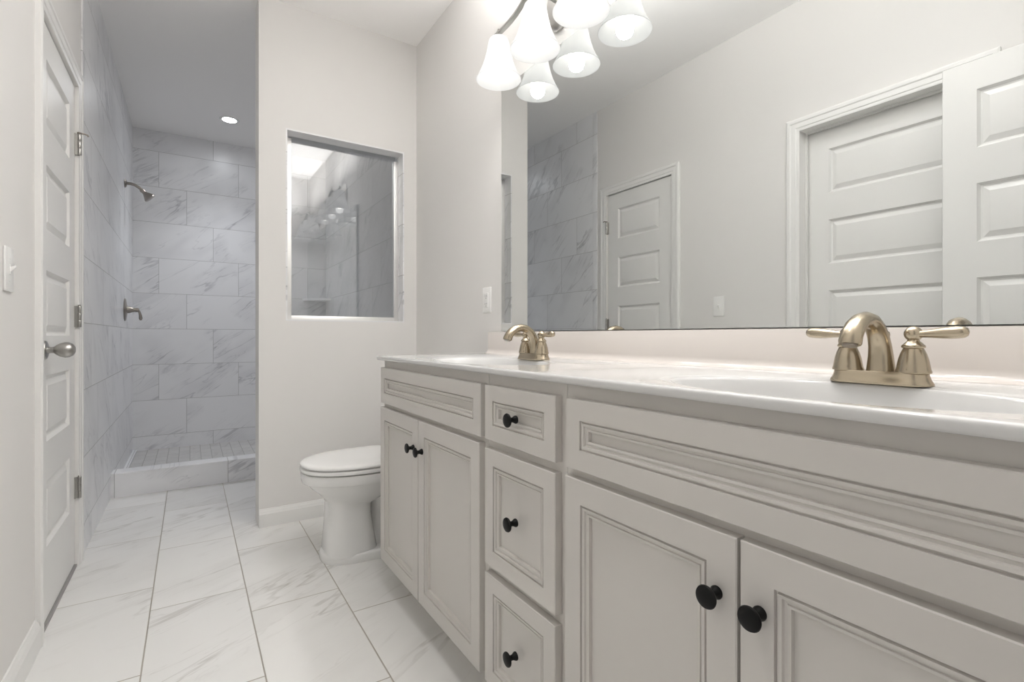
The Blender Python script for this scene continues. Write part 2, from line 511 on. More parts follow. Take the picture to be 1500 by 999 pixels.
# baseboards
def base_profile(d, h):
    return [(0, 0), (d, 0), (d, h * 0.72), (d * 0.8, h * 0.80), (d * 0.75, h * 0.86), (d * 0.45, h * 0.94), (d * 0.35, h), (0, h)]
def baseboard(mb, axis, at, sgn, s0, s1, d=0.015, h=0.092):
    lo = []
    for q in (s0, s1):
        lo.append([((at + sgn * a, q, z) if axis == 'Y' else (q, at + sgn * a, z)) for a, z in base_profile(d, h)])
    mb.loft(lo)
CW = 0.066
bb = MB()
baseboard(bb, 'Y', XL, 1, YN, D2Y0 - CW - 0.004)
baseboard(bb, 'Y', XL, 1, D2Y1 + CW + 0.004, D1Y0 - CW - 0.006)
struct('baseboard_left', bb, M['trim'], 'white moulded baseboard along the left wall', 'baseboard', ang=20)
bb = MB()
baseboard(bb, 'X', YB, -1, XP, XR - 0.001)
struct('baseboard_partition', bb, M['trim'], 'white moulded baseboard at the foot of the partition behind the toilet', 'baseboard', ang=20)
bb = MB()
baseboard(bb, 'Y', XR, -1, 1.966, YB - 0.016)
struct('baseboard_right', bb, M['trim'], 'white baseboard behind the toilet on the right wall', 'baseboard', ang=20)

# door casings
def casing(mb, y0, y1, ztop, wdt=CW):
    """Moulded casing round an opening y0..y1 on the left wall, mitred at the head."""
    prof = [(0.0, 0.0), (0.0, 0.009), (0.006, 0.011), (0.014, 0.011), (0.018, 0.0135), (0.040, 0.0145), (0.046, 0.018), (0.058, 0.018), (wdt, 0.014), (wdt, 0.0)]
    loops = []
    for k in range(4):
        l = []
        for off, d in prof:
            y = y0 - off if k in (0, 1) else y1 + off
            z = 0.0 if k in (0, 3) else ztop + off
            l.append((XL + d, y, z))
        loops.append(l)
    mb.loft(loops)
c = MB(); casing(c, D1Y0 - 0.004, D1Y1 + 0.004, DTOP)
struct('trim_1', c, M['trim'], 'white moulded casing around the narrow door next to the shower', 'trim', ang=20)
c = MB(); casing(c, D2Y0, D2Y1, DTOP)
struct('trim_2', c, M['trim'], 'white moulded casing around the recessed door, seen in the mirror', 'trim', ang=20)
def jamb(y0, y1, x0, x1, stop):
    m = MB()
    m.box(x0, x1, y0 - 0.012, y0, 0, DTOP + 0.012).box(x0, x1, y1, y1 + 0.012, 0, DTOP + 0.012).box(x0, x1, y0, y1, DTOP, DTOP + 0.012)
    s0, s1 = stop
    m.box(s0, s1, y0, y0 + 0.01, 0, DTOP).box(s0, s1, y1 - 0.01, y1, 0, DTOP).box(s0, s1, y0 + 0.01, y1 - 0.01, DTOP - 0.01, DTOP)
    return m
struct('trim_3', jamb(D1Y0 - 0.003, D1Y1 + 0.003, XLO, XL, (XL - 0.06, XL - 0.042)), M['trim'], 'white jamb of the narrow door next to the shower', 'trim', smooth=False)
struct('trim_4', jamb(D2Y0, D2Y1, XLO, XL, (XL - 0.062, XL - 0.05)), M['trim'], 'white jamb of the recessed door, seen in the mirror', 'trim', smooth=False)

# doors
DR = [(0.004, -0.005), (0.009, -0.0115), (0.015, -0.0125), (0.036, -0.0035), (0.040, -0.0030)]
def panels(y0, y1, stile=0.105, top=1.932, ht=0.225, pitch=0.362):
    return [(y0 + stile, y1 - stile, top - ht - k * pitch, top - k * pitch) for k in range(5)]
def door_knob(parent, x, y, z, sgn, mat):
    k = MB().lathe([(0.0, 0), (0.031, 0), (0.032, 0.003), (0.030, 0.008), (0.022, 0.011)], (x, y, z), 'X', 32, sgn)
    rose = obj('knob_rose', k, mat, parent)
    k = MB().lathe([(0.012, 0.009), (0.0105, 0.018), (0.011, 0.026), (0.017, 0.033), (0.0235, 0.043), (0.0265, 0.055), (0.0255, 0.066), (0.0205, 0.075), (0.011, 0.081), (0.0, 0.0825)],
                   (x, y, z), 'X', 32, sgn, cap0=True)
    obj('door_knob', k, mat, parent)

d1 = thing('door_1', (XL, D1Y0, 0), 'narrow white five-panel door with oval nickel knob, next to the shower', 'door', kind='structure')
obj('door_leaf', MB().panel(XL - 0.004, 1, 0.035, D1Y0, D1Y1, 0.012, 2.046, panels(D1Y0, D1Y1), DR), M['door'], d1, ang=12)
door_knob(d1, XL - 0.004, D1Y0 + 0.066, 0.935, 1, M['satin'])
for i, z in enumerate((1.80, 1.065, 0.335)):
    hm = MB()
    hm.box(XL - 0.0045, XL + 0.001, D1Y1 - 0.012, D1Y1 + 0.004, z - 0.045, z + 0.045)
    for k in range(3):
        hm.lathe([(0.0066, 0), (0.007, 0.001), (0.007, 0.028), (0.0066, 0.029)], (XL + 0.012, D1Y1 + 0.0005, z - 0.045 + 0.0305 * k), 'Z', 16)
    hm.lathe([(0.0035, 0), (0.0055, 0.002), (0.003, 0.006)], (XL + 0.012, D1Y1 + 0.0005, z + 0.0455), 'Z', 12)
    hm.box(XL + 0.0, XL + 0.012, D1Y1 - 0.003, D1Y1 + 0.003, z - 0.045, z + 0.045)
    hg = obj('hinge', hm, M['satin'], d1)
    if i == 0:
        st = MB().tube([(XL + 0.012, D1Y1, z + 0.050), (XL + 0.028, D1Y1 + 0.004, z + 0.051), (XL + 0.038, D1Y1 + 0.004, z + 0.048), (XL + 0.041, D1Y1 + 0.004, z + 0.042)], 0.0035, 10)
        st.lathe([(0.0075, 0), (0.0085, 0.003), (0.0075, 0.006)], (XL + 0.012, D1Y1 + 0.0005, z + 0.047), 'Z', 16)
        obj('hinge_stop', st, M['dark_nickel'], hg)
obj('threshold', MB().box(XL - 0.05, XL + 0.004, D1Y0, D1Y1, 0, 0.009), M['caulk'], d1, smooth=False)

d2 = thing('door_2', (XL - 0.1, D2Y0, 0), 'closed white five-panel door set back in its casing, seen in the mirror', 'door', kind='structure')
obj('door_leaf', MB().panel(XL - 0.070, 1, 0.035, D2Y0 + 0.003, D2Y1 - 0.003, 0.012, 2.046, panels(D2Y0, D2Y1, top=1.94), DR), M['door'], d2, ang=12)
door_knob(d2, XL - 0.070, D2Y0 + 0.07, 0.935, 1, M['satin'])

d3 = thing('door_3', (-0.29, YN, 0), 'white five-panel entry door standing open in front of the recessed door, at the mirror\'s right end', 'door', kind='structure')
obj('door_leaf', MB().panel(-0.275, 1, 0.035, YN + 0.004, 0.745, 0.012, 2.046, panels(YN + 0.004, 0.745), DR), M['door'], d3, ang=12)
door_knob(d3, -0.275, 0.745 - 0.066, 0.935, 1, M['satin'])

# ------------------------------------------------------------------ vanity cabinets
CR = [(0.0004, -0.0052), (0.0030, -0.0056), (0.0044, -0.0012), (0.0090, -0.0022), (0.0104, -0.0062), (0.0140, -0.0070), (0.0150, -0.0050), (0.0190, -0.0060), (0.0196, -0.0128)]
def cab_front(parent, name, y0, y1, z0, z1, fw):
    return obj(name, MB().panel(XD, -1, 0.0185, y0, y1, z0, z1, [(y0 + fw, y1 - fw, z0 + fw, z1 - fw)], CR, c=0.0016), M['cab'], parent, ang=14)
def cab_knob(parent, y, z):
    k = MB().lathe([(0.0, 0), (0.0095, 0), (0.0098, 0.002), (0.0085, 0.005), (0.0062, 0.009), (0.0058, 0.014), (0.0075, 0.018), (0.0125, 0.0205), (0.0158, 0.0225),
                    (0.0165, 0.0245), (0.0155, 0.0268), (0.0118, 0.0285), (0.0060, 0.0295), (0.0, 0.0297)], (XD - (-0.0), y, z), 'X', 28, -1)
    obj('knob', k, M['black'], parent)
def carcass(parent, y0, y1, open_far=False):
    XF = XD + 0.019
    t = 0.016
    m = MB()
    m.box(XF + 0.019, XR - 0.008, y0, y0 + t, 0.1, 0.885).box(XF + 0.019, XR - 0.008, y1 - t, y1, 0.1, 0.885)
    m.box(XF + 0.019, XR - 0.008, y0 + t, y1 - t, 0.1, 0.116).box(XR - 0.016, XR - 0.008, y0 + t, y1 - t, 0.116, 0.885)
    obj('carcass', m, M['cab'], parent, smooth=False)
    obj('face_frame', MB().box(XF, XF + 0.019, y0, y1, 0.1, 0.8855), M['cab'], parent, bevel=0.0008, seg=1)
    obj('toe_kick', MB().box(XF + 0.075, XR - 0.008, y0 + 0.002, y1 - 0.002, 0.0, 0.1), M['cab'], parent, smooth=False)

ZF1, ZF0, ZD1, ZD0 = 0.859, 0.7205, 0.7035, 0.105
vl = thing('vanity_cabinet', (0.9, 1.53, 0), 'greige two-door sink cabinet next to the toilet, under the far faucet', 'cabinet', 'greige vanity sink cabinets')
carcass(vl, 1.1185, 1.945)
cab_front(vl, 'false_drawer_front', 1.130, 1.934, ZF0, ZF1, 0.0405)
dl = cab_front(vl, 'door', 1.555, 1.938, ZD0, ZD1, 0.0475); cab_knob(dl, 1.590, 0.607)
dl = cab_front(vl, 'door', 1.137, 1.550, ZD0, ZD1, 0.0475); cab_knob(dl, 1.517, 0.607)
vd = thing('drawer_cabinet', (0.9, 0.96, 0), 'narrow greige cabinet of three drawers between the two sink cabinets', 'cabinet')
carcass(vd, 0.7985, 1.1175)
for z0, z1, fw, kz in ((ZF0, ZF1, 0.0385, 0.7895), (0.404, 0.6985, 0.0405, 0.5512), (ZD0, 0.382, 0.0405, 0.2435)):
    dr = cab_front(vd, 'drawer', 0.8165, 1.1085, z0, z1, fw)
    cab_knob(dr, 0.9625, kz)
vr = thing('vanity_cabinet', (0.9, 0.38, 0), 'greige two-door sink cabinet under the faucet nearest the camera', 'cabinet', 'greige vanity sink cabinets')
carcass(vr, -0.03, 0.7975)
cab_front(vr, 'false_drawer_front', -0.018, 0.780, ZF0, ZF1, 0.0405)
dl = cab_front(vr, 'door', 0.4095, 0.785, ZD0, ZD1, 0.0475); cab_knob(dl, 0.440, 0.6165)
dl = cab_front(vr, 'door', -0.018, 0.4045, ZD0, ZD1, 0.0475); cab_knob(dl, 0.3755, 0.6165)

# ------------------------------------------------------------------ worktop with two moulded bowls
ct = thing('vanity_countertop', (0.9, 0.96, 0.886), 'long glossy white cultured marble vanity top with two oval sinks', 'countertop')
YT_A, YT_B, XTB = YN + 0.002, 1.965, XR - 0.001
YSINK = (1.385, 0.374)
SXC, SAX, SAY = 0.805, 0.150, 0.262
NS = 96
def ell(yc, k, z, n=NS, dx=0.0):
    return [(SXC + dx + SAX * k * math.cos(2 * PI * i / n), yc + SAY * k * math.sin(2 * PI * i / n), z) for i in range(n)]
def rect_pts(x0, x1, y0, y1, yc, z, n=NS):
    pts = []
    for i in range(n):
        a = 2 * PI * i / n
        dx, dy = SAX * math.cos(a), SAY * math.sin(a)
        t = 1e9
        if dx > 1e-9: t = min(t, (x1 - SXC) / dx)
        if dx < -1e-9: t = min(t, (x0 - SXC) / dx)
        if dy > 1e-9: t = min(t, (y1 - yc) / dy)
        if dy < -1e-9: t = min(t, (y0 - yc) / dy)
        pts.append([SXC + dx * t, yc + dy * t, z])
    for cxy in ((x0, y0), (x1, y0), (x0, y1), (x1, y1)):     # snap the nearest sample to each corner
        q = min(range(n), key=lambda i: (pts[i][0] - cxy[0]) ** 2 + (pts[i][1] - cxy[1]) ** 2)
        pts[q][0], pts[q][1] = cxy
    return [tuple(p) for p in pts]
EDG = 0.006
ymid = sum(YSINK) / 2
top = MB()
x0t, x1t = XV + EDG, XTB - 0.02
for yc, ya, yb in ((YSINK[0], ymid, YT_B - EDG), (YSINK[1], YT_A + 0.0, ymid)):
    top.loft([rect_pts(x0t, x1t, ya, yb, yc, ZV), ell(yc, 1.10, ZV), ell(yc, 1.085, ZV - 0.0006), ell(yc, 1.06, ZV - 0.0018), ell(yc, 1.03, ZV - 0.0022), ell(yc, 1.0, ZV - 0.0026)], False, False)
# rounded front and far edges, underside
def edge_prof(k):
    pr = []
    for i in range(7):
        a = PI / 2 * i / 6
        pr.append((EDG * math.sin(a), -EDG * (1 - math.cos(a))))
    pr += [(EDG, -0.012), (EDG * 0.6, -0.0165), (0.0, -0.0175), (-0.03, -0.0175)]
    return pr
ep = edge_prof(0)
loops = []
for off, dz in ep:
    loops.append([(XV + EDG - off, YT_A, ZV + dz), (XV + EDG - off, YT_B - EDG + off, ZV + dz), (x1t, YT_B - EDG + off, ZV + dz)])
top.loft(loops, False, False, closed=False)
top.add([(x1t, YT_A, ZV), (XTB, YT_A, ZV), (XTB, YT_B - EDG, ZV), (x1t, YT_B - EDG, ZV)], [(0, 1, 2, 3)])
slab = obj('top_slab', top, M['marble_top'], ct, ang=50)
# backsplash with a small cove at its foot
bs = MB()
prof = [(XTB, ZV), (XTB, 1.000), (XTB - 0.016, 1.000), (XTB - 0.0185, 0.9992), (XTB - 0.020, 0.996)]
for i in range(9):
    a = PI / 2 * i / 8
    prof.append((XTB - 0.020 - 0.022 * (1 - math.cos(a)), ZV + 0.0225 - 0.0222 * math.sin(a)))
prof += [(XTB - 0.042, ZV + 0.0001)]
bs.loft([[(x, YT_A, z) for x, z in prof], [(x, YT_B - 0.012, z) for x, z in prof], ])
obj('backsplash', bs, M['splash'], ct, ang=40)
for yc in YSINK:
    pr = [(1.0, -0.0026), (0.992, -0.0036), (0.978, -0.008), (0.955, -0.022), (0.915, -0.05), (0.84, -0.085), (0.70, -0.112), (0.45, -0.128), (0.16, -0.133), (0.085, -0.134)]
    bn = obj('sink_basin', MB().loft([ell(yc, k, ZV + z) for k, z in pr], False, True), M['marble_top'], ct, ang=60)
    dn = MB().lathe([(0.0, 0.0), (0.0225, 0.0), (0.023, 0.002), (0.018, 0.003), (0.016, 0.0015), (0.013, 0.0015), (0.012, 0.006), (0.0, 0.0075)], (SXC, yc, ZV - 0.134), 'Z', 28)
    obj('drain', dn, M['nickel'], bn)

# ------------------------------------------------------------------ faucets
def make_faucet(loc, label):
    t = thing('bathroom_faucet', loc, label, 'faucet', 'brushed nickel sink faucets')
    X, Y, Z = loc
    def stadium(hl, hw, z, n=48):
        p = []
        for i in range(n):
            a = 2 * PI * i / n
            ca, sa = math.cos(a), math.sin(a)
            yy = (hl - hw) * (1 if sa > 1e-6 else -1 if sa < -1e-6 else 0) + hw * sa
            p.append((X + hw * ca, Y + yy, Z + z))
        return p
    m = MB().loft([stadium(0.0765, 0.0285, 0), stadium(0.0775, 0.0295, 0.0015), stadium(0.0770, 0.0290, 0.004), stadium(0.0735, 0.0258, 0.0095), stadium(0.0715, 0.0240, 0.016), stadium(0.0705, 0.0232, 0.0205), stadium(0.0695, 0.0222, 0.022)])
    obj('base_plate', m, M['nickel'], t, ang=50)
    for s in (1, -1):
        yh = Y + s * 0.0495
        b = MB().lathe([(0.0245, 0.021), (0.0248, 0.024), (0.0235, 0.027), (0.0225, 0.033), (0.0208, 0.043), (0.0180, 0.053), (0.0148, 0.0605), (0.0135, 0.063)], (X, yh, Z), 'Z', 36)
        hb = obj('handle_body', b, M['nickel'], t, ang=50)
        b = MB().lathe([(0.0148, 0.0625), (0.0165, 0.0640), (0.0165, 0.0665), (0.0145, 0.0685), (0.0120, 0.0715), (0.0085, 0.0745), (0.0085, 0.0765)], (X, yh, Z), 'Z', 32)
        obj('collar', b, M['nickel'], hb, ang=50)
        b = MB()
        b.lathe([(0.0, 0.0735)] + [(0.0132 * math.sin(PI * k / 12), 0.0865 - 0.0132 * math.cos(PI * k / 12)) for k in range(2, 12)] + [(0.0, 0.0997)], (X, yh, Z), 'Z', 28)
        ys = [0.008, 0.014, 0.020, 0.030, 0.040, 0.050, 0.060, 0.067, 0.0705, 0.0722]
        ra = [0.0064, 0.0064, 0.0070, 0.0084, 0.0098, 0.0106, 0.0105, 0.0092, 0.0064, 0.0015]
        b.tube([(X - 0.002, yh + s * q, Z + 0.0855 + 0.0035 * min(1, q / 0.06)) for q in ys], [r_ * 0.95 for r_ in ra], 18, flat=ra)
        obj('lever', b, M['nickel'], t, ang=50)
    path = [(0.006, 0.015), (0.0065, 0.03), (0.006, 0.048), (0.003, 0.066), (-0.004, 0.083), (-0.016, 0.098), (-0.033, 0.1085), (-0.053, 0.1115), (-0.073, 0.1075), (-0.090, 0.0985), (-0.102, 0.086), (-0.1085, 0.0725), (-0.1095, 0.0690)]
    rad = [0.0205, 0.0190, 0.0175, 0.0162, 0.0152, 0.0145, 0.0140, 0.0140, 0.0143, 0.0148, 0.0155, 0.0160, 0.0150]
    wid = [0.0225, 0.0210, 0.0190, 0.0175, 0.0164, 0.0156, 0.0152, 0.0152, 0.0155, 0.0160, 0.0166, 0.0172, 0.0160]
    sp = MB().tube([(X + a, Y, Z + z) for a, z in path], [r_ * 0.93 for r_ in rad], 28, flat=wid, up=(1, 0, 0))
    so = obj('spout', sp, M['nickel'], t, ang=60)
    ae = MB().tube([(X - 0.1088, Y, Z + 0.0715), (X - 0.1105, Y, Z + 0.0660)], [0.0105, 0.0105], 24)
    obj('aerator', ae, M['dark_nickel'], so)
    rod = MB().lathe([(0.0045, 0.02), (0.0045, 0.024), (0.0028, 0.026), (0.0028, 0.070), (0.0045, 0.071), (0.0045, 0.073), (0.0028, 0.0745), (0.0035, 0.077), (0.0062, 0.081), (0.0070, 0.0855), (0.0058, 0.0905), (0.0, 0.093)],
                     (X + 0.026, Y, Z), 'Z', 20)
    obj('lift_rod', rod, M['nickel'], t)
    t.scale = (0.95, 0.95, 0.95)
    return t
f1 = make_faucet((0.968, 0.367, ZV), 'brushed nickel two-handle faucet nearest the camera, at the right-hand sink')
dup(f1, (0.968, 1.366, ZV), 'brushed nickel two-handle faucet at the far sink beside the mirror\'s left end')

# ------------------------------------------------------------------ mirror
mi = thing('wall_mirror', (XM, 0.9, 1.0025), 'large frameless mirror above the vanity backsplash', 'mirror')
MY1, MZ0, MZ1 = 1.838, 1.0025, 2.046
obj('mirror_glass', MB().box(XM, XM + 0.005, YN + 0.003, MY1, MZ0, MZ1), M['mirror'], mi, smooth=False)
obj('backing', MB().box(XM + 0.0052, XR - 0.0005, YN + 0.003, MY1 - 0.002, MZ0, MZ1 - 0.002), M['mirror_edge'], mi, smooth=False)

# ------------------------------------------------------------------ vanity lights
def make_light(loc, label):
    t = thing('vanity_light', loc, label, 'wall light', 'three-shade vanity lights above the mirror')
    X, Y, Z = loc                                   # point on the wall, centre of the backplate
    pl = []
    for k, dx in ((0.93, 0.0), (1.0, 0.002), (1.0, 0.010), (0.94, 0.015), (0.8, 0.017)):
        pl.append([(X - dx, Y + 0.072 * k * math.cos(2 * PI * i / 48), Z + 0.098 * k * math.sin(2 * PI * i / 48)) for i in range(48)])
    obj('backplate', MB().loft(pl), M['satin'], t, ang=40)
    xa = X - 0.116                                   # plane of the lamps
    arm = MB()
    arm.tube([(X - 0.015, Y, Z + 0.004), (X - 0.06, Y, Z + 0.010), (xa, Y, Z + 0.022)], [0.007, 0.007, 0.007], 14)
    half = [(0.0, 0.026), (0.035, 0.0235), (0.068, 0.014), (0.100, 0.001), (0.130, -0.008), (0.165, -0.0135), (0.20, -0.016), (0.235, -0.0165), (0.252, -0.0165), (0.272, -0.0165)]
    pts = [(-a, z) for a, z in reversed(half[1:])] + half
    loops = []
    for i, (dy, dz) in enumerate(pts):
        j0, j1 = pts[max(i - 1, 0)], pts[min(i + 1, len(pts) - 1)]
        ty, tz = j1[0] - j0[0], j1[1] - j0[1]
        L_ = math.hypot(ty, tz); ny, nz = -tz / L_, ty / L_
        hw, hh = 0.009, 0.0045
        loops.append([(xa + sx * hw, Y + dy + ny * sh * hh, Z + dz + nz * sh * hh) for sx, sh in ((-1, -1), (1, -1), (1, 1), (-1, 1))])
    arm.loft(loops)
    obj('arm', arm, M['satin'], t, ang=30)
    for k in (-1, 0, 1):
        yc = Y + 0.25 * k
        zt = Z + (0.026 if k == 0 else -0.0165)
        z0 = Z - 0.035                               # top of the glass
        st = MB()
        st.lathe([(0.0055, z0 - Z - 0.004), (0.0055, zt - Z)], (xa, yc, Z), 'Z', 14)
        st.lathe([(0.0, zt - Z + 0.003), (0.0075, zt - Z + 0.004), (0.0075, zt - Z + 0.009), (0.004, zt - Z + 0.012), (0.0055, zt - Z + 0.016), (0.0, zt - Z + 0.021)], (xa, yc, Z), 'Z', 14)
        so = obj('lamp_holder', st, M['satin'], t)
        ck = MB().lathe([(0.006, 0.0), (0.018, -0.001), (0.019, -0.004), (0.019, -0.045), (0.015, -0.05)], (xa, yc, z0 - 0.004), 'Z', 24)
        obj('socket', ck, M['satin'], so)
        outer = [(0.0075, 0.0), (0.024, -0.0005), (0.033, -0.003), (0.0385, -0.009), (0.0415, -0.018), (0.0445, -0.035), (0.0495, -0.062), (0.0565, -0.090), (0.0655, -0.117), (0.0765, -0.142), (0.0885, -0.163), (0.0905, -0.166)]
        inner = [(r_ - 0.0032, h + (-0.003 if i < 4 else 0.0)) for i, (r_, h) in enumerate(outer) if i > 0]
        prof = outer + [(0.0893, -0.1675)] + inner[::-1][0:] + [(0.0075, -0.0035)]
        gs = MB().lathe(prof, (xa, yc, z0), 'Z', 48, cap0=False, cap1=False)
        obj('glass_shade', gs, M['shade'], t, ang=60)
        bp = [(0.013, -0.052), (0.014, -0.066), (0.019, -0.082), (0.0265, -0.100)] + \
             [(0.0300 * math.cos(a), -0.122 - 0.0300 * math.sin(a)) for a in (-0.35, -0.1, 0.15, 0.4, 0.65, 0.9, 1.15, 1.35)] + [(0.0, -0.152)]
        bu = MB().lathe(bp, (xa, yc, z0), 'Z', 28)
        obj('bulb', bu, M['bulb'], so, ang=60)
        ld = bpy.data.lights.new('lamp_light', 'SPOT')
        ld.energy = LAMP_W; ld.color = (1.0, 0.985, 0.965); ld.spot_size = math.radians(160); ld.spot_blend = 1.0; ld.shadow_soft_size = 0.03
        lo = bpy.data.objects.new('lamp_light', ld); COL.objects.link(lo)
        lo.parent = so; lo.location = Vector((xa, yc, z0 - 0.160)) - Vector(t.location)
        ld = bpy.data.lights.new('added_uplight', 'SPOT')  # added upward spot, lifts the ceiling and upper walls
        ld.energy = UPLIGHT_W; ld.color = (1.0, 0.985, 0.965); ld.spot_size = math.radians(146); ld.spot_blend = 1.0; ld.shadow_soft_size = 0.04
        lo = bpy.data.objects.new('added_uplight', ld); COL.objects.link(lo)
        lo.parent = so; lo.rotation_euler = Vector((-0.30, 0, 0.954)).to_track_quat('-Z', 'Y').to_euler(); lo.location = Vector((xa - 0.05, yc, z0 + 0.045)) - Vector(t.location)
    return t
l1 = make_light((XR, 1.453, 2.208), 'vanity light with three lit frosted bell shades, at the top of the picture')
dup(l1, (XR, 0.425, 2.208), 'second three-shade vanity light, out of frame, seen reflected lower left in the glass pane')

# recessed lamp over the shower, and the fill lamp added over the aisle
def make_downlight(x, y, label, watts, colour, cone):
    t = thing('recessed_light', (x, y, ZC), label, 'ceiling light', 'recessed ceiling lamps')
    obj('trim_ring', MB().lathe([(0.050, -0.0), (0.050, -0.003), (0.056, -0.006), (0.068, -0.005), (0.073, -0.0005), (0.073, 0.0)], (x, y, ZC), 'Z', 48, cap0=False, cap1=False), M['trim'], t)
    obj('lamp_lens', MB().lathe([(0.0, -0.0035), (0.030, -0.0032), (0.0498, -0.0015), (0.0498, -0.0002)], (x, y, ZC), 'Z', 40), M['lens'], t)
    ld = bpy.data.lights.new('lamp_light', 'SPOT')
    ld.energy = watts; ld.color = colour; ld.spot_size = math.radians(cone); ld.spot_blend = 1.0; ld.shadow_soft_size = 0.045
    lo = bpy.data.objects.new('lamp_light', ld); COL.objects.link(lo); lo.parent = t; lo.location = (0, 0, -0.008)
make_downlight(0.269, 4.64, 'small round recessed ceiling lamp over the shower', DOWN_W, (0.92, 0.95, 1.0), 105)
make_downlight(0.30, 0.80, 'added fill lamp, shaped as a recessed light, above the aisle beside the near sink, out of frame', AISLE_FILL_W, (1.0, 0.985, 0.96), 150)  # unseen lamp added to brighten the cabinets

# ------------------------------------------------------------------ toilet
TY = 2.29
to = thing('toilet', (0.80, TY, 0), 'white two-piece toilet with closed lid between vanity and partition', 'toilet')
def egg(x0, x1, hw, z, n=56, front=0.56, pw=2.25):
    """Elongated outline: rounded nose at x0, squarer back at x1, widest `front` of the way back."""
    xm = x0 + (x1 - x0) * front
    p = []
    for i in range(n):
        a = 2 * PI * i / n
        ca, sa = math.cos(a), math.sin(a)
        rx = (xm - x0) if ca < 0 else (x1 - xm)
        e = 2 / pw if ca < 0 else 2 / 3.4
        p.append((xm + rx * math.copysign(abs(ca) ** e, ca), TY + hw * math.copysign(abs(sa) ** e, sa), z))
    return p
bowl = MB().loft([egg(0.53, 0.67, 0.080, 0.20, pw=2.6), egg(0.506, 0.70, 0.100, 0.245, pw=2.6), egg(0.492, 0.75, 0.122, 0.272, pw=2.4), egg(0.466, 0.82, 0.150, 0.300), egg(0.440, 0.88, 0.1625, 0.322), egg(0.425, 0.915, 0.168, 0.342), egg(0.421, 0.925, 0.170, 0.348),
                  egg(0.407, 0.93, 0.180, 0.350), egg(0.404, 0.93, 0.182, 0.354), egg(0.401, 0.93, 0.183, 0.388), egg(0.404, 0.928, 0.181, 0.392), egg(0.42, 0.91, 0.17, 0.3925)])
bowl.box(0.80, 1.125, TY - 0.10, TY + 0.10, 0.345, 0.388)
obj('bowl', bowl, M['ceramic'], to, ang=50)
ped = MB().loft([egg(0.491, 0.715, 0.116, 0.03, pw=3), egg(0.493, 0.710, 0.113, 0.06, pw=3), egg(0.498, 0.698, 0.108, 0.13, pw=3), egg(0.503, 0.688, 0.105, 0.20, pw=3), egg(0.503, 0.690, 0.105, 0.245, pw=2.8), egg(0.496, 0.72, 0.115, 0.27, pw=2.6)])
ped.loft([egg(0.66, 1.03, 0.062, 0.02, pw=3), egg(0.68, 1.02, 0.058, 0.12, pw=3), egg(0.69, 1.01, 0.075, 0.22, pw=3), egg(0.66, 1.02, 0.098, 0.29, pw=3), egg(0.66, 1.03, 0.105, 0.34, pw=3)])
obj('pedestal', ped, M['ceramic'], to, ang=50)
ft = MB().loft([egg(0.480, 1.04, 0.124, 0.0, pw=2.6, front=0.4), egg(0.478, 1.04, 0.126, 0.008, pw=2.6, front=0.4), egg(0.479, 1.04, 0.125, 0.030, pw=2.6, front=0.4), egg(0.483, 1.036, 0.121, 0.0385, pw=2.6, front=0.4), egg(0.492, 1.03, 0.112, 0.042, pw=2.6, front=0.4)])
obj('foot', ft, M['ceramic'], to, ang=50)
se = MB().loft([egg(0.404, 0.885, 0.182, 0.3975), egg(0.3985, 0.885, 0.187, 0.4005), egg(0.397, 0.885, 0.188, 0.407), egg(0.399, 0.885, 0.187, 0.413), egg(0.406, 0.885, 0.181, 0.4155)])
obj('seat', se, M['seat'], to, ang=50)
li = MB().loft([egg(0.405, 0.883, 0.181, 0.4195), egg(0.400, 0.884, 0.186, 0.4215), egg(0.3985, 0.885, 0.187, 0.427), egg(0.401, 0.885, 0.185, 0.432), egg(0.409, 0.883, 0.179, 0.4358), egg(0.43, 0.878, 0.162, 0.4385), egg(0.50, 0.85, 0.11, 0.4405)])
obj('lid', li, M['seat'], to, ang=50)
for s in (1, -1):
    obj('seat_hinge', MB().box(0.862, 0.905, TY + s * 0.075 - 0.02, TY + s * 0.075 + 0.02, 0.391, 0.428), M['seat'], to, bevel=0.006)
tk = MB().loft([[(x, y, z) for x, y in ((1.135 - d, TY - w_), (1.135 - d, TY + w_), (1.135, TY + w_), (1.135, TY - w_))] for d, w_, z in ((0.165, 0.185, 0.388), (0.178, 0.200, 0.41), (0.188, 0.215, 0.70), (0.190, 0.217, 0.735))])
obj('tank', tk, M['ceramic'], to, bevel=0.014, seg=4)
obj('tank_lid', MB().box(0.937, 1.137, TY - 0.226, TY + 0.226, 0.7355, 0.770), M['ceramic'], to, bevel=0.01, seg=3)
hl = MB().lathe([(0.013, 0), (0.013, 0.008), (0.009, 0.014)], (0.9465, TY - 0.155, 0.67), 'X', 20, -1)
hl.tube([(0.935, TY - 0.155, 0.67), (0.930, TY - 0.12, 0.668), (0.930, TY - 0.075, 0.662)], [0.006, 0.0065, 0.0075], 12)
obj('flush_lever', hl, M['chrome'], to)

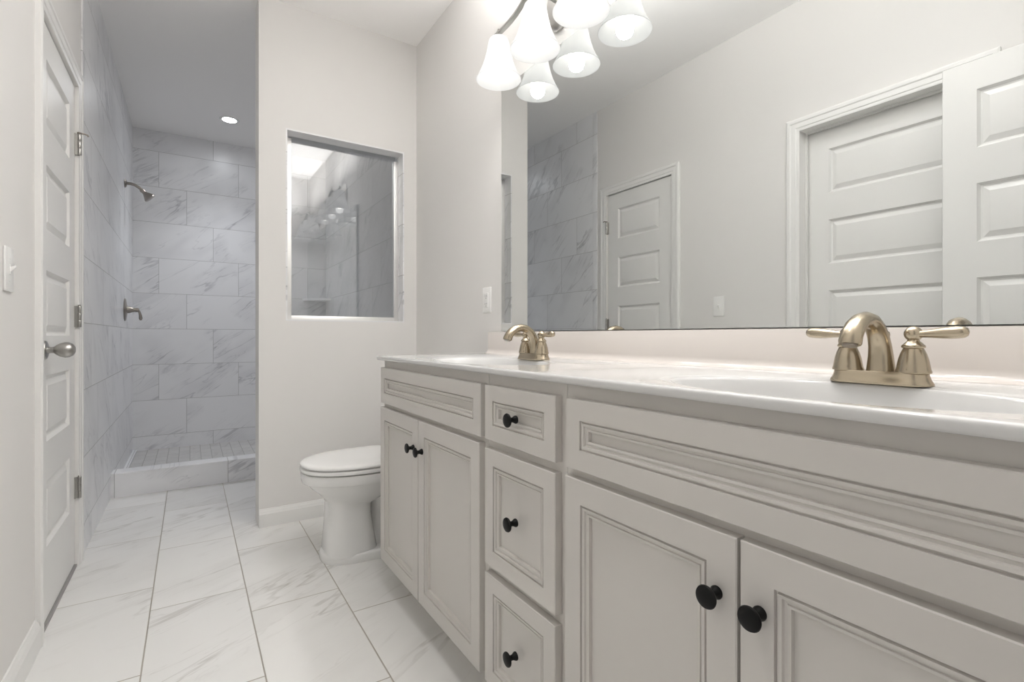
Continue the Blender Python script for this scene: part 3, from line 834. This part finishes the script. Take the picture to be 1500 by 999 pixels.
# ------------------------------------------------------------------ shower fittings
SY = 4.62
xs = XL + TT
sh = thing('overhead_shower', (xs, SY, 2.105), 'dark nickel shower head on a bent arm from the left tiled wall', 'shower head')
obj('flange', MB().lathe([(0.0, 0), (0.031, 0), (0.032, 0.003), (0.026, 0.010), (0.014, 0.014)], (xs, SY, 2.105), 'X', 28), M['dark_nickel'], sh)
obj('shower_arm', MB().tube([(xs + 0.008, SY, 2.105), (xs + 0.035, SY, 2.106), (xs + 0.06, SY, 2.101), (xs + 0.085, SY, 2.085), (xs + 0.105, SY, 2.066)], 0.0105, 16), M['dark_nickel'], sh)
hd = MB()
dv = Vector((0.68, 0.0, -0.73)).normalized()
P0 = Vector((xs + 0.098, SY, 2.073))
hd.tube([tuple(P0 + dv * q) for q in (0, 0.012, 0.022, 0.036, 0.060, 0.074, 0.080, 0.083)], [0.014, 0.017, 0.014, 0.017, 0.032, 0.040, 0.040, 0.034], 28)
hob = obj('spray_head', hd, M['dark_nickel'], sh, ang=45)
va = thing('shower_valve', (xs, SY, 1.175), 'dark nickel shower valve with lever handle on the left tiled wall', 'shower valve')
obj('escutcheon', MB().lathe([(0.0, 0), (0.082, 0), (0.084, 0.003), (0.078, 0.008), (0.045, 0.013), (0.030, 0.016)], (xs, SY, 1.175), 'X', 40), M['dark_nickel'], va)
hv = MB().lathe([(0.026, 0.014), (0.024, 0.03), (0.018, 0.045), (0.014, 0.06), (0.016, 0.072), (0.014, 0.084), (0.0, 0.088)], (xs, SY, 1.175), 'X', 28)
obj('valve_hub', hv, M['dark_nickel'], va)
lv = MB().tube([(xs + 0.074, SY, 1.178), (xs + 0.088, SY - 0.004, 1.160), (xs + 0.094, SY - 0.008, 1.135), (xs + 0.096, SY - 0.010, 1.112), (xs + 0.096, SY - 0.011, 1.098)], [0.008, 0.0075, 0.009, 0.0115, 0.006], 16)
obj('valve_lever', lv, M['dark_nickel'], va)

cs = MB()
N = 14
arc = [(XR - TT, YS)] + [(XR - TT - 0.215 * math.cos(PI / 2 * i / N), YS - 0.215 * math.sin(PI / 2 * i / N)) for i in range(N + 1)]
cs.loft([[(x, y, 1.326) for x, y in arc], [(x, y, 1.346) for x, y in arc]])
tag(obj('corner_shelf', cs, M['tile_curb'], smooth=False), 'small marble corner shelf in the shower, seen through the glass pane', 'shelf')

# ------------------------------------------------------------------ switch and outlet
sw = thing('light_switch', (XL, 1.843, 1.160), 'white toggle switch plate on the left wall, at the photo\'s left edge', 'light switch')
obj('cover_plate', MB().box(XL, XL + 0.006, 1.807, 1.879, 1.101, 1.219), M['plate'], sw, bevel=0.0025)
tg = MB()
tg.box(XL + 0.006, XL + 0.008, 1.837, 1.849, 1.147, 1.173)
tg.loft([[(XL + 0.006, 1.839, 1.152), (XL + 0.006, 1.847, 1.152), (XL + 0.006, 1.847, 1.166), (XL + 0.006, 1.839, 1.166)],
         [(XL + 0.019, 1.840, 1.166), (XL + 0.019, 1.846, 1.166), (XL + 0.017, 1.846, 1.172), (XL + 0.017, 1.840, 1.172)]])
obj('toggle', tg, M['plate'], sw, bevel=0.0008, seg=1)
for z in (1.130, 1.190):
    obj('screw', MB().lathe([(0.0, 0.0), (0.003, 0.0), (0.0028, 0.0008), (0, 0.001)], (XL + 0.006, 1.843, z), 'X', 12), M['plate'], sw)

ou = thing('wall_outlet', (XR, 1.992, 1.147), 'white duplex outlet on the right wall, left of the mirror', 'outlet')
obj('cover_plate', MB().box(XR - 0.006, XR, 1.955, 2.029, 1.088, 1.206), M['plate'], ou, bevel=0.0025)
obj('receptacle', MB().box(XR - 0.0085, XR - 0.0055, 1.9755, 2.0085, 1.1135, 1.1805), M['plate'], ou, bevel=0.0008, seg=1)
for zc in (1.165, 1.129):
    for dy in (-0.0065, 0.0065):
        obj('slot', MB().box(XR - 0.0088, XR - 0.0084, 1.992 + dy - 0.001, 1.992 + dy + 0.001, zc - 0.003, zc + 0.005), M['slot'], ou, smooth=False)
    obj('slot', MB().lathe([(0.0, 0), (0.0022, 0), (0.0022, 0.0004), (0, 0.0004)], (XR - 0.0084, 1.992, zc - 0.0085), 'X', 12, -1), M['slot'], ou)
for zc in (1.1435, 1.1505):
    obj('test_button', MB().box(XR - 0.0095, XR - 0.0084, 1.987, 1.997, zc - 0.0022, zc + 0.0022), M['plate'], ou, smooth=False)
